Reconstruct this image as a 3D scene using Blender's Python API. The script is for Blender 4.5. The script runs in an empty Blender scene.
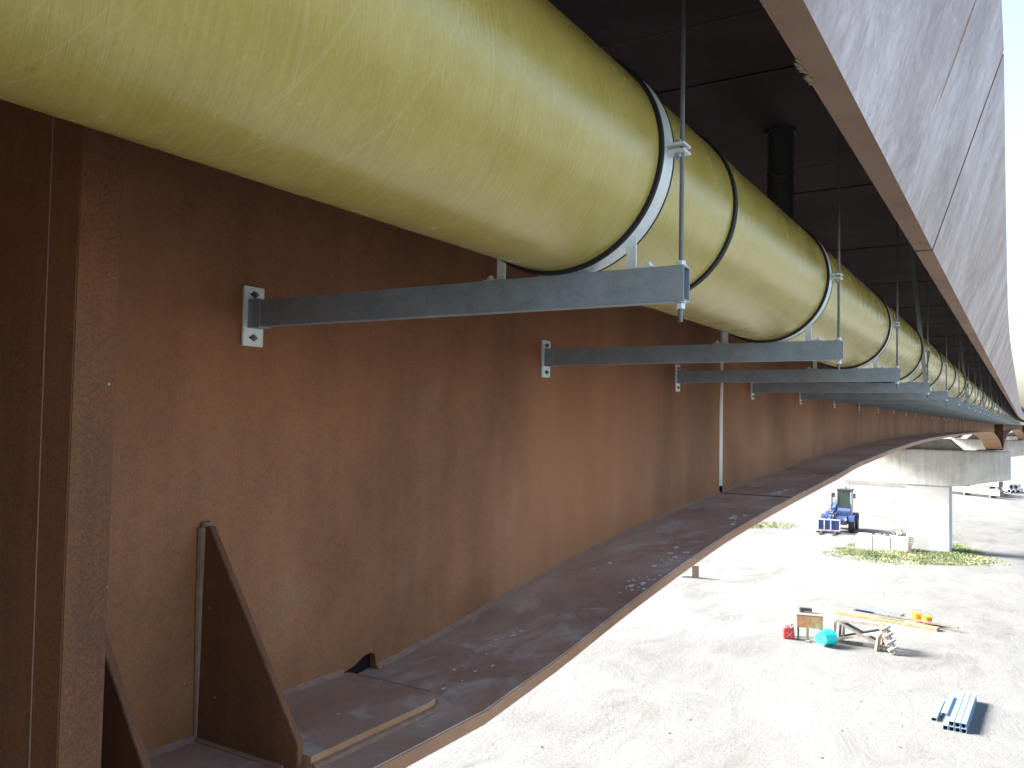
import bpy, bmesh, math, random
from mathutils import Vector, Matrix
R = math.radians
random.seed(7)
SC = bpy.context.scene
COL = SC.collection

# ------------------------------------------------------------------ camera
YAW, PITCH, ROLL, FPX = .550, .0416, .0184, 837.0
fw = Vector((-math.sin(YAW)*math.cos(PITCH), math.cos(YAW)*math.cos(PITCH), math.sin(PITCH)))
rt0 = Vector((math.cos(YAW), math.sin(YAW), 0)); up0 = rt0.cross(fw)
rt = math.cos(ROLL)*rt0 + math.sin(ROLL)*up0
up = -math.sin(ROLL)*rt0 + math.cos(ROLL)*up0
cd = bpy.data.cameras.new('camera'); cam = bpy.data.objects.new('camera', cd); COL.objects.link(cam)
cam.matrix_world = Matrix(((rt.x, up.x, -fw.x, 0), (rt.y, up.y, -fw.y, 0), (rt.z, up.z, -fw.z, 0), (0, 0, 0, 1)))
cd.sensor_width = 36; cd.lens = 36*FPX/1024; cd.clip_start = .01; cd.clip_end = 30000
SC.camera = cam

# ------------------------------------------------------------------ light
SUN_EL, SUN_AZ = R(30), R(-97)          # azimuth measured from +Y towards +X: the sun stands to the left
w = bpy.data.worlds.new('World'); SC.world = w; w.use_nodes = True
nt = w.node_tree; bg = nt.nodes['Background']
sky = nt.nodes.new('ShaderNodeTexSky'); sky.sky_type = 'NISHITA'; sky.sun_disc = False
sky.sun_elevation = SUN_EL; sky.sun_rotation = SUN_AZ; sky.air_density = 1.0; sky.dust_density = 4.0; sky.ozone_density = 1.0
nt.links.new(sky.outputs[0], bg.inputs[0]); bg.inputs[1].default_value = .12
sd = bpy.data.lights.new('sun', 'SUN'); sd.energy = 4.6; sd.angle = R(20); sd.color = (1, .965, .92)
so = bpy.data.objects.new('sun', sd); COL.objects.link(so)
sdir = Vector((math.sin(SUN_AZ)*math.cos(SUN_EL), math.cos(SUN_AZ)*math.cos(SUN_EL), math.sin(SUN_EL)))
so.rotation_euler = sdir.to_track_quat('Z', 'Y').to_euler()
SC.view_settings.view_transform = 'Standard'; SC.view_settings.look = 'None'
SC.view_settings.exposure = 2.38; SC.view_settings.gamma = 1
SC.render.engine = 'CYCLES'
SC.cycles.max_bounces = 8; SC.cycles.diffuse_bounces = 5

# ------------------------------------------------------------------ materials
class NT:
    def __init__(s, name, rough=.7, metal=0, spec=.5):
        s.m = bpy.data.materials.new(name); s.m.use_nodes = True; s.t = s.m.node_tree
        s.b = s.t.nodes['Principled BSDF']; s.b.inputs['Roughness'].default_value = rough
        s.b.inputs['Metallic'].default_value = metal; s.b.inputs['Specular IOR Level'].default_value = spec
        tc = s.n('ShaderNodeTexCoord'); s.co = tc.outputs['Object']
    def n(s, t, **k):
        x = s.t.nodes.new(t)
        for a, v in k.items(): setattr(x, a, v)
        return x
    def l(s, a, b): s.t.links.new(a, b)
    def noise(s, scale, detail=6, rough=.6, sc=(1, 1, 1), dist=0, co=None, off=(0, 0, 0)):
        mp = s.n('ShaderNodeMapping'); mp.inputs['Scale'].default_value = sc; mp.inputs['Location'].default_value = off
        s.l(co or s.co, mp.inputs[0])
        x = s.n('ShaderNodeTexNoise'); x.inputs['Scale'].default_value = scale; x.inputs['Detail'].default_value = detail
        x.inputs['Roughness'].default_value = rough; x.inputs['Distortion'].default_value = dist
        s.l(mp.outputs[0], x.inputs['Vector']); return x.outputs['Fac']
    def ramp(s, fac, stops):
        r = s.n('ShaderNodeValToRGB'); e = r.color_ramp.elements
        while len(e) > 1: e.remove(e[-1])
        e[0].position = stops[0][0]; e[0].color = (*stops[0][1], 1)
        for p, c in stops[1:]:
            q = e.new(p); q.color = (*c, 1)
        s.l(fac, r.inputs[0]); return r.outputs[0]
    def val(s, fac, a, b, lo=0, hi=1):
        r = s.n('ShaderNodeMapRange'); r.inputs[1].default_value = a; r.inputs[2].default_value = b
        r.inputs[3].default_value = lo; r.inputs[4].default_value = hi; s.l(fac, r.inputs[0]); return r.outputs[0]
    def mix(s, f, a, b, mode='MIX'):
        x = s.n('ShaderNodeMix', data_type='RGBA', blend_type=mode)
        for v, i in ((f, 0), (a, 6), (b, 7)):
            if isinstance(v, (int, float)): x.inputs[i].default_value = v
            elif isinstance(v, tuple): x.inputs[i].default_value = (*v, 1)
            else: s.l(v, x.inputs[i])
        return x.outputs[2]
    def math(s, op, a, b=None):
        x = s.n('ShaderNodeMath', operation=op)
        for v, i in ((a, 0), (b, 1)):
            if v is None: continue
            if isinstance(v, (int, float)): x.inputs[i].default_value = v
            else: s.l(v, x.inputs[i])
        return x.outputs[0]
    def color(s, c):
        if isinstance(c, tuple): s.b.inputs['Base Color'].default_value = (*c, 1)
        else: s.l(c, s.b.inputs['Base Color'])
        return s
    def bump(s, fac, strength=.2, dist=.01):
        b = s.n('ShaderNodeBump'); b.inputs['Strength'].default_value = strength; b.inputs['Distance'].default_value = dist
        s.l(fac, b.inputs['Height']); s.l(b.outputs[0], s.b.inputs['Normal']); return s
    def roughness(s, f): s.l(f, s.b.inputs['Roughness']); return s

M = {}
def rust(name, dark, mid, light, rough=.62, streak=.5, spec=.5):
    k = NT(name, rough, 0, spec)
    big = k.noise(1.6, 4, .55, (1, 1, .6), .4)
    st = k.noise(26, 5, .6, (1, 1, .035))
    st2 = k.noise(5, 4, .6, (1, 1, .1), 0, None, (3, 9, 2))
    fine = k.noise(420, 3, .7)
    med = k.noise(38, 5, .65)
    v = k.math('ADD', k.math('MULTIPLY', k.math('SUBTRACT', big, .15), .88), k.math('MULTIPLY', k.math('SUBTRACT', st, .5), .5*streak))
    v = k.math('ADD', v, k.math('MULTIPLY', st2, .24))
    v = k.math('ADD', v, k.math('MULTIPLY', med, .20))
    v = k.math('ADD', v, k.math('MULTIPLY', k.math('SUBTRACT', fine, .5), .55))
    c = k.ramp(v, [(.32, dark), (.52, mid), (.72, light)])
    # tiny pale specks and run marks
    sp = k.noise(150, 1, .3, (1, 1, .7), 0, None, (7, 1, 4))
    c = k.mix(k.val(sp, .83, .86), c, (.40, .33, .27))
    if name == 'corten_flange':      # dried dust and rusty patches lying on the flat top
        d1 = k.noise(7, 7, .7, (1, .6, 1), 1.2, None, (2, 5, 1)); c = k.mix(k.math('MULTIPLY', k.val(d1, .52, .62), .55), c, (.58, .52, .49))
        d2 = k.noise(5, 6, .7, (1, .5, 1), .8, None, (12, 3, 1)); c = k.mix(k.math('MULTIPLY', k.val(d2, .52, .66), .6), c, (.30, .15, .085))
    if name == 'corten_web':         # soft orange bloom and a few greyish wiped areas
        d1 = k.noise(1.3, 4, .6, (1, 1, .8), .5, None, (5, 2, 9)); c = k.mix(k.math('MULTIPLY', k.val(d1, .50, .68), .35), c, (.34, .13, .045))
        d2 = k.noise(2.3, 6, .65, (1, 1, .7), .8, None, (1, 8, 3)); c = k.mix(k.math('MULTIPLY', k.val(d2, .56, .70), .30), c, (.26, .19, .15))
    k.color(c); k.bump(k.math('ADD', fine, k.math('MULTIPLY', med, .8)), .25, .0015)
    k.roughness(k.val(med, .3, .7, rough-.08, rough+.1))
    M[name] = k.m
rust('corten_web', (.130, .050, .020), (.235, .096, .040), (.345, .155, .072), .70, .13, .3)
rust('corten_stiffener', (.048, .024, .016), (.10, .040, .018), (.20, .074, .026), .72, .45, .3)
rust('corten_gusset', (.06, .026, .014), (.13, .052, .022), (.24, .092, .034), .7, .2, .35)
rust('corten_flange', (.28, .175, .135), (.42, .28, .215), (.56, .41, .33), .5, .1, .6)
rust('corten_edge', (.25, .12, .055), (.36, .18, .09), (.46, .26, .15), .7, .3)
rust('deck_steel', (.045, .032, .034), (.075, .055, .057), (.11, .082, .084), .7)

# weld bead and bare ground strip
k = NT('weld', .85, 0, .2); k.color(k.ramp(k.noise(60, 4), [(.25, (.20, .115, .075)), (.75, (.28, .17, .12))])); k.bump(k.noise(300), .5, .002); M['weld'] = k.m
k = NT('bare_strip', .45, .3)
c = k.ramp(k.noise(14, 6, .7, (1, 1, .25)), [(.36, (.34, .20, .11)), (.47, (.52, .45, .37)), (.7, (.66, .65, .61))]); k.color(c); M['bare_strip'] = k.m
k = NT('dark_seam_hole_shade', .95, 0, .05); k.color((.018, .011, .010)); M['dark_seam_hole_shade'] = k.m  # near-black of joints, also the painted shade behind the web hole
k = NT('paint_flake', .8); k.color(k.ramp(k.noise(90), [(.4, (.6, .58, .58)), (.6, (.85, .85, .87))])); M['paint_flake'] = k.m

# fibreglass pipe: wound olive laminate with a gloss coat
k = NT('fibreglass', .3, 0, .5)
sep = k.n('ShaderNodeSeparateXYZ'); k.l(k.co, sep.inputs[0])
ang = k.math('ARCTAN2', sep.outputs[0], sep.outputs[2])
comb = k.n('ShaderNodeCombineXYZ')
k.l(k.math('ADD', k.math('MULTIPLY', sep.outputs[1], 1), k.math('MULTIPLY', ang, .035)), comb.inputs[1]); k.l(k.math('MULTIPLY', ang, .14), comb.inputs[0])
comb2 = k.n('ShaderNodeCombineXYZ')
k.l(k.math('ADD', k.math('MULTIPLY', sep.outputs[1], 1), k.math('MULTIPLY', ang, -.05)), comb2.inputs[1]); k.l(k.math('MULTIPLY', ang, .14), comb2.inputs[0])
w1 = k.noise(210, 3, .6, (.012, 1, .1), 0, comb.outputs[0])
w2 = k.noise(240, 4, .7, (.06, 1, .1), .2, comb2.outputs[0])
w3 = k.noise(170, 3, .6, (.010, 1, .1), 0, comb2.outputs[0], (1, 4, 2))
cl = k.noise(14, 6, .65)
fine = k.noise(260, 4, .7)
v = k.math('ADD', k.math('MULTIPLY', cl, .36), k.math('MULTIPLY', w2, .38)); v = k.math('ADD', v, k.math('MULTIPLY', fine, .25))
base = k.ramp(v, [(.30, (.37, .285, .060)), (.52, (.47, .375, .095)), (.74, (.56, .475, .165))])
base = k.mix(k.math('MULTIPLY', k.val(w1, .60, .66), .24), base, (.56, .54, .30))
base = k.mix(k.math('MULTIPLY', k.val(w3, .60, .66), .22), base, (.52, .49, .25))
spt = k.noise(170, 1, .2); base = k.mix(k.math('MULTIPLY', k.val(spt, .80, .84), .3), base, (.16, .14, .05))
k.color(base); k.roughness(k.val(cl, .35, .65, .17, .28))
k.bump(k.math('ADD', k.math('MULTIPLY', w2, 1.2), k.math('MULTIPLY', cl, .8)), .35, .0012); M['fibreglass'] = k.m
k = NT('rubber', .75); k.color((.012, .011, .014)); M['rubber'] = k.m

def galv(name, a, b, rough=.42, metal=.75):
    k = NT(name, rough, metal)
    x = k.n('ShaderNodeTexVoronoi'); x.inputs['Scale'].default_value = 260; k.l(k.co, x.inputs['Vector'])
    v = k.math('ADD', k.math('MULTIPLY', x.outputs['Color'], .14), k.math('MULTIPLY', k.noise(24, 6, .75), .86))
    k.color(k.ramp(v, [(.25, a), (.75, b)])); k.roughness(k.val(k.noise(60), .3, .7, rough-.08, rough+.16))
    k.bump(k.noise(90), .15, .001); M[name] = k.m
galv('galvanised_channel', (.24, .29, .33), (.42, .48, .52), .5, .45)
galv('galvanised_strap', (.28, .32, .31), (.42, .46, .45), .5, .5)
galv('zinc_bright', (.60, .64, .62), (.82, .86, .84), .42, .2)
galv('rod_steel', (.13, .13, .135), (.22, .22, .23), .5, .4)
k = NT('pvc_dark', .6); k.color((.11, .12, .11)); M['pvc_dark'] = k.m

# streaked fascia: brownish base with milky water runs following the slope
k = NT('fascia_face', .5, 0, .5)
sp_ = k.n('ShaderNodeSeparateXYZ'); k.l(k.co, sp_.inputs[0])
cb = k.n('ShaderNodeCombineXYZ'); k.l(sp_.outputs[1], cb.inputs[0]); k.l(sp_.outputs[2], cb.inputs[1])
cv = cb.outputs[0]
s1 = k.noise(5.5, 6, .62, (1, .16, 1), .5, cv); s2 = k.noise(2.2, 6, .6, (1, .7, 1), 1.0, cv, (4, 2, 0)); s3 = k.noise(60, 4, .7, (1, .12, 1), .3, cv)
s4 = k.noise(16, 8, .75, (1, .8, 1), 1.8, cv, (9, 2, 3))
v = k.math('ADD', k.math('MULTIPLY', s1, .24), k.math('MULTIPLY', s2, .44)); v = k.math('ADD', v, k.math('MULTIPLY', s3, .12)); v = k.math('ADD', v, k.math('MULTIPLY', s4, .34))
k.color(k.ramp(v, [(.38, (.15, .075, .055)), (.49, (.26, .165, .140)), (.58, (.40, .305, .275)), (.71, (.66, .575, .54))]))
k.roughness(k.val(s1, .3, .7, .42, .6)); k.bump(s4, .15, .002); M['fascia_face'] = k.m
rust('fascia_under', (.16, .085, .05), (.24, .135, .085), (.31, .19, .125), .7, .3)

def concrete(name, a, b, c, streak=.5):
    k = NT(name, .85)
    v = k.math('ADD', k.math('MULTIPLY', k.noise(1.2, 6, .65), .5), k.math('MULTIPLY', k.noise(4.5, 6, .7, (1, 1, .12)), streak))
    v = k.math('ADD', v, k.math('MULTIPLY', k.noise(30, 4), .12))
    k.color(k.ramp(v, [(.36, a), (.52, b), (.66, c)])); k.bump(k.noise(40), .2, .01); M[name] = k.m
concrete('concrete_cap', (.31, .31, .30), (.48, .485, .475), (.60, .61, .60), .45)
concrete('concrete_column', (.42, .43, .43), (.52, .53, .53), (.60, .61, .61), .3)
concrete('concrete_white', (.48, .49, .50), (.56, .58, .59), (.64, .65, .66), .2)
concrete('concrete_old', (.22, .22, .18), (.33, .33, .28), (.42, .41, .37), .4)
concrete('concrete_beam', (.16, .158, .15), (.21, .205, .195), (.26, .255, .245), .3)

# ground: pale compacted gravel
k = NT('ground', .95, 0, .2)
g1 = k.noise(.11, 5, .6); g2 = k.noise(.9, 7, .7, (1, .55, 1), .6); g3 = k.noise(14, 6, .8); g4 = k.noise(60, 3, .8)
v = k.math('ADD', k.math('MULTIPLY', g1, .35), k.math('MULTIPLY', g2, .4)); v = k.math('ADD', v, k.math('MULTIPLY', g3, .26)); v = k.math('ADD', v, k.math('MULTIPLY', g4, .22))
c = k.ramp(v, [(.42, (.088, .089, .084)), (.51, (.130, .133, .129)), (.60, (.168, .173, .171)), (.75, (.206, .211, .209))])
rt_ = k.noise(.55, 8, .75, (1, .30, 1), 1.2, None, (31, 12, 0))
c = k.mix(k.math('MULTIPLY', k.val(rt_, .54, .66), .42), c, (.085, .079, .064))
k.color(c); k.bump(k.math('ADD', k.math('MULTIPLY', g3, 1), k.math('MULTIPLY', g2, 1.5)), .6, .05); M['ground'] = k.m
k = NT('grass_leaf', .8)
k.color(k.ramp(k.noise(1.1, 4, .6), [(.35, (.10, .15, .06)), (.5, (.17, .21, .10)), (.68, (.32, .31, .18))])); M['grass_leaf'] = k.m
def plain(name, c, rough=.6, metal=0, var=.25, sc=12):
    k = NT(name, rough, metal)
    d = tuple(x*(1-var) for x in c); e = tuple(min(1, x*(1+var)) for x in c)
    k.color(k.ramp(k.noise(sc, 5, .65), [(.35, d), (.65, e)])); M[name] = k.m
plain('blue_paint', (.03, .055, .17), .45); plain('blue_light', (.07, .11, .24), .45)
plain('dark_metal', (.05, .05, .055), .5); plain('tyre', (.03, .03, .03), .85)
plain('pale_metal', (.50, .52, .56), .4); plain('rim', (.35, .38, .45), .5)
plain('plywood', (.46, .21, .10), .7); plain('raw_wood', (.26, .21, .13), .8); plain('grey_wood', (.17, .155, .135), .85)
plain('white_wood', (.34, .31, .27), .8); plain('yellow_wood', (.25, .19, .08), .8)
plain('red_plastic', (.62, .04, .05), .4, 0, .1); plain('turquoise_plastic', (.02, .60, .57), .4, 0, .12, 8)
plain('orange_plastic', (.80, .30, .03), .45, 0, .1); plain('blue_galv', (.20, .29, .40), .5, .1, .15, 20)
plain('blue_plank', (.15, .18, .27), .5, 0, .1); plain('brick_brown', (.22, .15, .11), .85); plain('white_paint', (.45, .45, .44), .6, 0, .08); plain('rubble', (.09, .09, .08), .9)
k = NT('cab_glass', .08); k.color((.05, .08, .07)); M['cab_glass'] = k.m
plain('red_paint', (.55, .05, .04), .5)

# ------------------------------------------------------------------ mesh helpers
class MB:
    def __init__(s): s.v = []; s.f = []; s.mi = []
    def add(s, vs, fs, mi=0):
        o = len(s.v); s.v += [tuple(p) for p in vs]; s.f += [tuple(i+o for i in f) for f in fs]; s.mi += [mi]*len(fs); return s
    def box(s, x0, x1, y0, y1, z0, z1, M4=None, mi=0):
        vs = [Vector((x, y, z)) for x in (x0, x1) for y in (y0, y1) for z in (z0, z1)]
        if M4 is not None: vs = [M4 @ p for p in vs]
        return s.add(vs, [(0, 1, 3, 2), (4, 6, 7, 5), (0, 4, 5, 1), (2, 3, 7, 6), (0, 2, 6, 4), (1, 5, 7, 3)], mi)
    def prism(s, poly, axis, a, b, M4=None, mi=0):
        def mk(p, t): return {'x': (t, p[0], p[1]), 'y': (p[0], t, p[1]), 'z': (p[0], p[1], t)}[axis]
        n = len(poly); vs = [Vector(mk(p, a)) for p in poly] + [Vector(mk(p, b)) for p in poly]
        if M4 is not None: vs = [M4 @ p for p in vs]
        fs = [tuple(range(n))[::-1], tuple(range(n, 2*n))] + [(i, (i+1) % n, n+(i+1) % n, n+i) for i in range(n)]
        return s.add(vs, fs, mi)
    def tube(s, pts, r, n=10, cap=True, mi=0):
        pts = [Vector(p) for p in pts]; rs = r if isinstance(r, (list, tuple)) else [r]*len(pts)
        vs = []; prev = None
        for i, p in enumerate(pts):
            t = (pts[min(i+1, len(pts)-1)] - pts[max(i-1, 0)]).normalized()
            a = prev if prev is not None else (Vector((1, 0, 0)) if abs(t.x) < .9 else Vector((0, 1, 0)))
            u = (a - t*a.dot(t)).normalized(); prev = u; w_ = t.cross(u)
            for k_ in range(n):
                q = 2*math.pi*k_/n; vs.append(p + (u*math.cos(q) + w_*math.sin(q))*rs[i])
        fs = [(i*n+k_, i*n+(k_+1) % n, (i+1)*n+(k_+1) % n, (i+1)*n+k_) for i in range(len(pts)-1) for k_ in range(n)]
        if cap: fs += [tuple(range(n))[::-1], tuple(range((len(pts)-1)*n, len(pts)*n))]
        return s.add(vs, fs, mi)
    def bar(s, p, q, w_, h, up=(0, 0, 1), mi=0):
        p = Vector(p); q = Vector(q); t = (q-p); L = t.length; t.normalize(); u = Vector(up); sd_ = t.cross(u)
        if sd_.length < 1e-4: sd_ = t.cross(Vector((1, 0, 0)))
        sd_.normalize(); u = sd_.cross(t)
        M4 = Matrix(((t.x, sd_.x, u.x, p.x), (t.y, sd_.y, u.y, p.y), (t.z, sd_.z, u.z, p.z), (0, 0, 0, 1)))
        return s.box(0, L, -w_/2, w_/2, -h/2, h/2, M4, mi)
    def ring(s, cx, cz, y0, y1, r0, r1, n=72, a0=0, a1=2*math.pi):
        # solid of revolution about +Y, rectangular section
        full = abs(a1-a0-2*math.pi) < 1e-6; m = n if full else n+1; vs = []
        for i in range(m):
            a = a0+(a1-a0)*i/n; c, s_ = math.cos(a), math.sin(a)
            for (r, y) in ((r0, y0), (r1, y0), (r1, y1), (r0, y1)): vs.append((cx+r*c, y, cz+r*s_))
        fs = []
        for i in range(n):
            j = (i+1) % m
            for q in range(4): fs.append((i*4+q, i*4+(q+1) % 4, j*4+(q+1) % 4, j*4+q))
        if not full: fs += [(0, 1, 2, 3), ((m-1)*4+3, (m-1)*4+2, (m-1)*4+1, (m-1)*4)]
        return s.add(vs, fs)
    def build(s, name, mat, parent=None, smooth=False, bevel=0, loc=None):
        me = bpy.data.meshes.new(name); me.from_pydata(s.v, [], s.f)
        mats = mat if isinstance(mat, (list, tuple)) else [mat]
        for m_ in mats: me.materials.append(M[m_])
        if len(mats) > 1: me.polygons.foreach_set('material_index', s.mi)
        bm = bmesh.new(); bm.from_mesh(me); bmesh.ops.recalc_face_normals(bm, faces=bm.faces)
        if bevel: bmesh.ops.bevel(bm, geom=[e for e in bm.edges if len(e.link_faces) == 2 and e.calc_face_angle(0) > .6], offset=bevel, segments=2, affect='EDGES', clamp_overlap=True)
        bm.to_mesh(me); bm.free()
        if smooth:
            me.polygons.foreach_set('use_smooth', [True]*len(me.polygons))
            me.set_sharp_from_angle(angle=R(35))
        o = bpy.data.objects.new(name, me); COL.objects.link(o)
        if parent: o.parent = parent
        if loc: o.location = loc
        return o
def tag(o, label=None, cat=None, group=None, kind=None):
    if label: o['label'] = label
    if cat: o['category'] = cat
    if group: o['group'] = group
    if kind: o['kind'] = kind
    return o
def thing(name, label, cat, loc=(0, 0, 0), rz=0, group=None):
    o = bpy.data.objects.new(name, None); COL.objects.link(o); o.location = loc; o.rotation_euler = (0, 0, rz)
    o.empty_display_size = .1
    return tag(o, label, cat, group)
def copy_tree(o, parent=None):
    c = o.copy(); COL.objects.link(c)
    if parent: c.parent = parent
    for ch in list(o.children): copy_tree(ch, c)
    return c

GZ = -5.3
# ------------------------------------------------------------------ ground
mb = MB(); 
mb.add([(-9000, -9000, GZ), (9000, -9000, GZ), (9000, 9000, GZ), (-9000, 9000, GZ)], [(0, 1, 2, 3)])
tag(mb.build('ground', 'ground'), kind='structure')

# ------------------------------------------------------------------ bridge geometry
PIERS = [.3, 40.3, 80.3, 120.3]
A = [(0, -.505), (.94, -.505), (1.2, -.478), (1.6, -.425), (2.3, -.352), (3.2, -.296), (4.2, -.246), (4.8, -.21), (7.7, -.132), (11.1, -.104), (16, -.098), (20, -.10)]
B = [(0, -.83), (1.0, -.83), (2.0, -.72), (3.5, -.56), (5.5, -.40), (8, -.27), (11, -.17), (15, -.115), (20, -.10)]
def interp(T, t):
    for (a, za), (b, zb) in zip(T, T[1:]):
        if t <= b: return za+(zb-za)*(t-a)/(b-a)
    return T[-1][1]
def smooth(T, t):
    # Catmull-Rom through the table
    for i in range(len(T)-1):
        if t <= T[i+1][0]:
            x1, y1 = T[i]; x2, y2 = T[i+1]
            x0, y0 = T[i-1] if i else (2*x1-x2, y1); x3, y3 = T[i+2] if i+2 < len(T) else (2*x2-x1, y2)
            m1 = (y2-y0)/(x2-x0); m2 = (y3-y1)/(x3-x1); h = x2-x1; u = (t-x1)/h
            return (2*u**3-3*u**2+1)*y1+(u**3-2*u**2+u)*h*m1+(-2*u**3+3*u**2)*y2+(u**3-u**2)*h*m2
    return T[-1][1]
def zf(y):
    if y <= 20.3: return (interp if abs(y-.3) < 1.2 else smooth)(A, abs(y-.3)) if y > -19.7 else -.10
    d = min(abs(y-p) for p in PIERS[1:]); return smooth(B, min(d, 20))
YS = [-15, -10, -6, -3, -1]+sorted(set([round(.3+t*.99999, 4) for t, _ in A] + [.3+t for t in (.5, .7)] + [1.23, 1.3, 1.4, 1.6, 1.75, 2.05, 2.4, 3.2, 3.8, 4.8, 2.2, 2.9, 4, 5.6, 6.5, 9.5, 14] + [20.3+i*2 for i in range(5)]))
for p in PIERS[1:]:
    for q in range(40, 0, -1):
        if p-q*.5 > YS[-1]+.01: YS.append(p-q*.5)
    YS += [p+q*.5 for q in range(0, 40)] + [p+20]
YS = sorted(set(YS)); YEND = YS[-1]
DECKZ = 1.10
WX = -1.099
g = thing('steel_girder', 'long rust brown weathering steel girder with haunched bottom flange, standing behind the olive pipe', 'girder')
# web with the mouse hole beside the flange pad
def mk_web(x0, x1, name, parent, hole=True):
    bot = []
    for y in YS: bot.append((y, zf(y)))
    if hole:
        bot = [p for p in bot if not 1.19 < p[0] < 1.31]
        hp = [(1.199, -.505), (1.203, -.4845), (1.232, -.479), (1.252, -.470), (1.262, -.4655), (1.280, -.4640), (1.291, -.468), (1.295, -.478), (1.2955, zf(1.2955))]
        bot += hp; bot.sort(key=lambda p: (p[0]))
    # strip quads from bottom profile to top
    mbw = MB(); n = len(bot); vs = []
    for x in (x0, x1):
        for (y, z) in bot: vs.append((x, y, z))
        for (y, z) in bot: vs.append((x, y, DECKZ))
    fs = []
    for b_ in (0, 2*n):
        for i in range(n-1): fs.append((b_+i, b_+i+1, b_+n+i+1, b_+n+i))
    for i in range(n-1): fs.append((i, i+1, 2*n+i+1, 2*n+i)); fs.append((n+i, n+i+1, 3*n+i+1, 3*n+i))
    fs += [(0, n, 3*n, 2*n), (n-1, 2*n-1, 4*n-1, 3*n-1)]
    mbw.add(vs, fs); return mbw.build(name, 'corten_web', parent)
mk_web(WX-.014, WX, 'web', g)
FT = .026
def mk_flange(x0, x1, parent):
    m = MB()
    for i in range(len(YS)-1):
        a, b = YS[i], YS[i+1]; za, zb = zf(a), zf(b)
        vs = [(x0, a, za), (x1, a, za), (x1, b, zb), (x0, b, zb), (x0, a, za-FT), (x1, a, za-FT), (x1, b, zb-FT), (x0, b, zb-FT)]
        m.add(vs, [(0, 1, 2, 3)], 0); m.add(vs, [(4, 7, 6, 5), (1, 5, 6, 2), (0, 3, 7, 4)], 1)
    m.add([(x0, YS[0], zf(YS[0])), (x1, YS[0], zf(YS[0])), (x1, YS[0], zf(YS[0])-FT), (x0, YS[0], zf(YS[0])-FT)], [(0, 1, 2, 3)], 1)
    o = m.build('bottom_flange', ['corten_flange', 'corten_edge'], parent)
    bm = bmesh.new(); bm.from_mesh(o.data); bmesh.ops.remove_doubles(bm, verts=bm.verts, dist=1e-5); bmesh.ops.recalc_face_normals(bm, faces=bm.faces)
    es = [e for e in bm.edges if len(e.link_faces) == 2 and e.calc_face_angle(0) > 1.2 and e.verts[0].co.x > x0+.01 and e.verts[1].co.x > x0+.01]
    bmesh.ops.bevel(bm, geom=es, offset=.0025, segments=2, affect='EDGES'); bm.to_mesh(o.data); bm.free()
mk_flange(WX-.30, -.80, g)
# web to flange weld, a fillet following the haunch
m = MB(); wy = [y for y in YS if y >= -3]
def fillet(m, ys, x, s_, zz):
    vs = []
    for y in ys: z = zz(y); vs += [(x, y, z), (x+s_, y, z), (x, y, z+s_)]
    fs = []
    for i in range(len(ys)-1):
        a = 3*i; fs += [(a+1, a+4, a+5, a+2)]
    fs += [(0, 1, 2), (len(vs)-3, len(vs)-1, len(vs)-2)]
    m.add(vs, fs)
fillet(m, [1.297]+[y for y in YS if y > 1.3], WX+.0003, .009, lambda y: zf(y)+.0003)
fillet(m, [.9, 1.05, 1.2], WX+.0003, .008, lambda y: -.4847)
fillet(m, [-3, .3, .62, .868], WX+.0003, .008, lambda y: -.5047)
m.build('weld_seam', 'weld', g)
m = MB(); m.box(WX-.026, WX-.0155, 1.15, 1.40, -.503, -.40); m.build('hole_shade_plate', 'dark_seam_hole_shade', g)  # black plate added close behind the web hole, painting its dark interior
# doubler pad on the flange beside the gusset
m = MB(); poly = [(WX+.002, .888), (-.868, .888), (-.868, 1.168), (-.873, 1.190), (-.885, 1.206), (-.903, 1.213), (WX+.002, 1.213)]
n = len(poly); vs = [(x, y, -.485) for x, y in poly]+[(x, y, -.504) for x, y in poly]
m.add(vs, [tuple(range(n))], 0); m.add(vs, [(i, n+i, n+(i+1) % n, (i+1) % n) for i in range(n)], 1)
m.build('flange_pad', ['corten_flange', 'corten_edge'], g)
m = MB()
ol = [(-.868, .888), (-.868, 1.168), (-.873, 1.190), (-.885, 1.206), (-.903, 1.213), (WX+.012, 1.213)]
m.tube([(x+(.001 if i < 3 else 0), y+.001, -.502) for i, (x, y) in enumerate(ol)], .0075, 8); m.tube([(-.90, 1.2125, -.4862), (WX+.004, 1.2125, -.4862)], .0022, 6)
m.build('pad_weld', 'weld', g, True)
# triangular gussets
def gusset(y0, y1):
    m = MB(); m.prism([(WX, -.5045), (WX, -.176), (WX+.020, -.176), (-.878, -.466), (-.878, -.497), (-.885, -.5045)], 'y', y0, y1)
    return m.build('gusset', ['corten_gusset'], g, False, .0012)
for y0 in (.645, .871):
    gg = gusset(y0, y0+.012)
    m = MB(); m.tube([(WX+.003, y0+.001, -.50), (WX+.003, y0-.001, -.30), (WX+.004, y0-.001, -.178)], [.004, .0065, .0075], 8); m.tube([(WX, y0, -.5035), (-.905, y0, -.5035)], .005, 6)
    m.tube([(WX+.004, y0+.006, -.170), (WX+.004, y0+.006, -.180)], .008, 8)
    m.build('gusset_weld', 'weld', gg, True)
# bearing stiffeners, full height, at each pier
def stiff(y, ext=.365, th=.016):
    m = MB(); z0 = zf(y); m.box(WX, WX+ext, y, y+th, z0+.0005, DECKZ)
    o = m.build('bearing_stiffener', 'corten_stiffener', g, False, .0012); return o
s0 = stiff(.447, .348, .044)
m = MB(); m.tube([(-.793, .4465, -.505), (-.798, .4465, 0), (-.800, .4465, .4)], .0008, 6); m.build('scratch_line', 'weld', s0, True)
for y in (40.1, 40.5, 80.1, 80.5, 120.1): stiff(y, .30)
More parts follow.
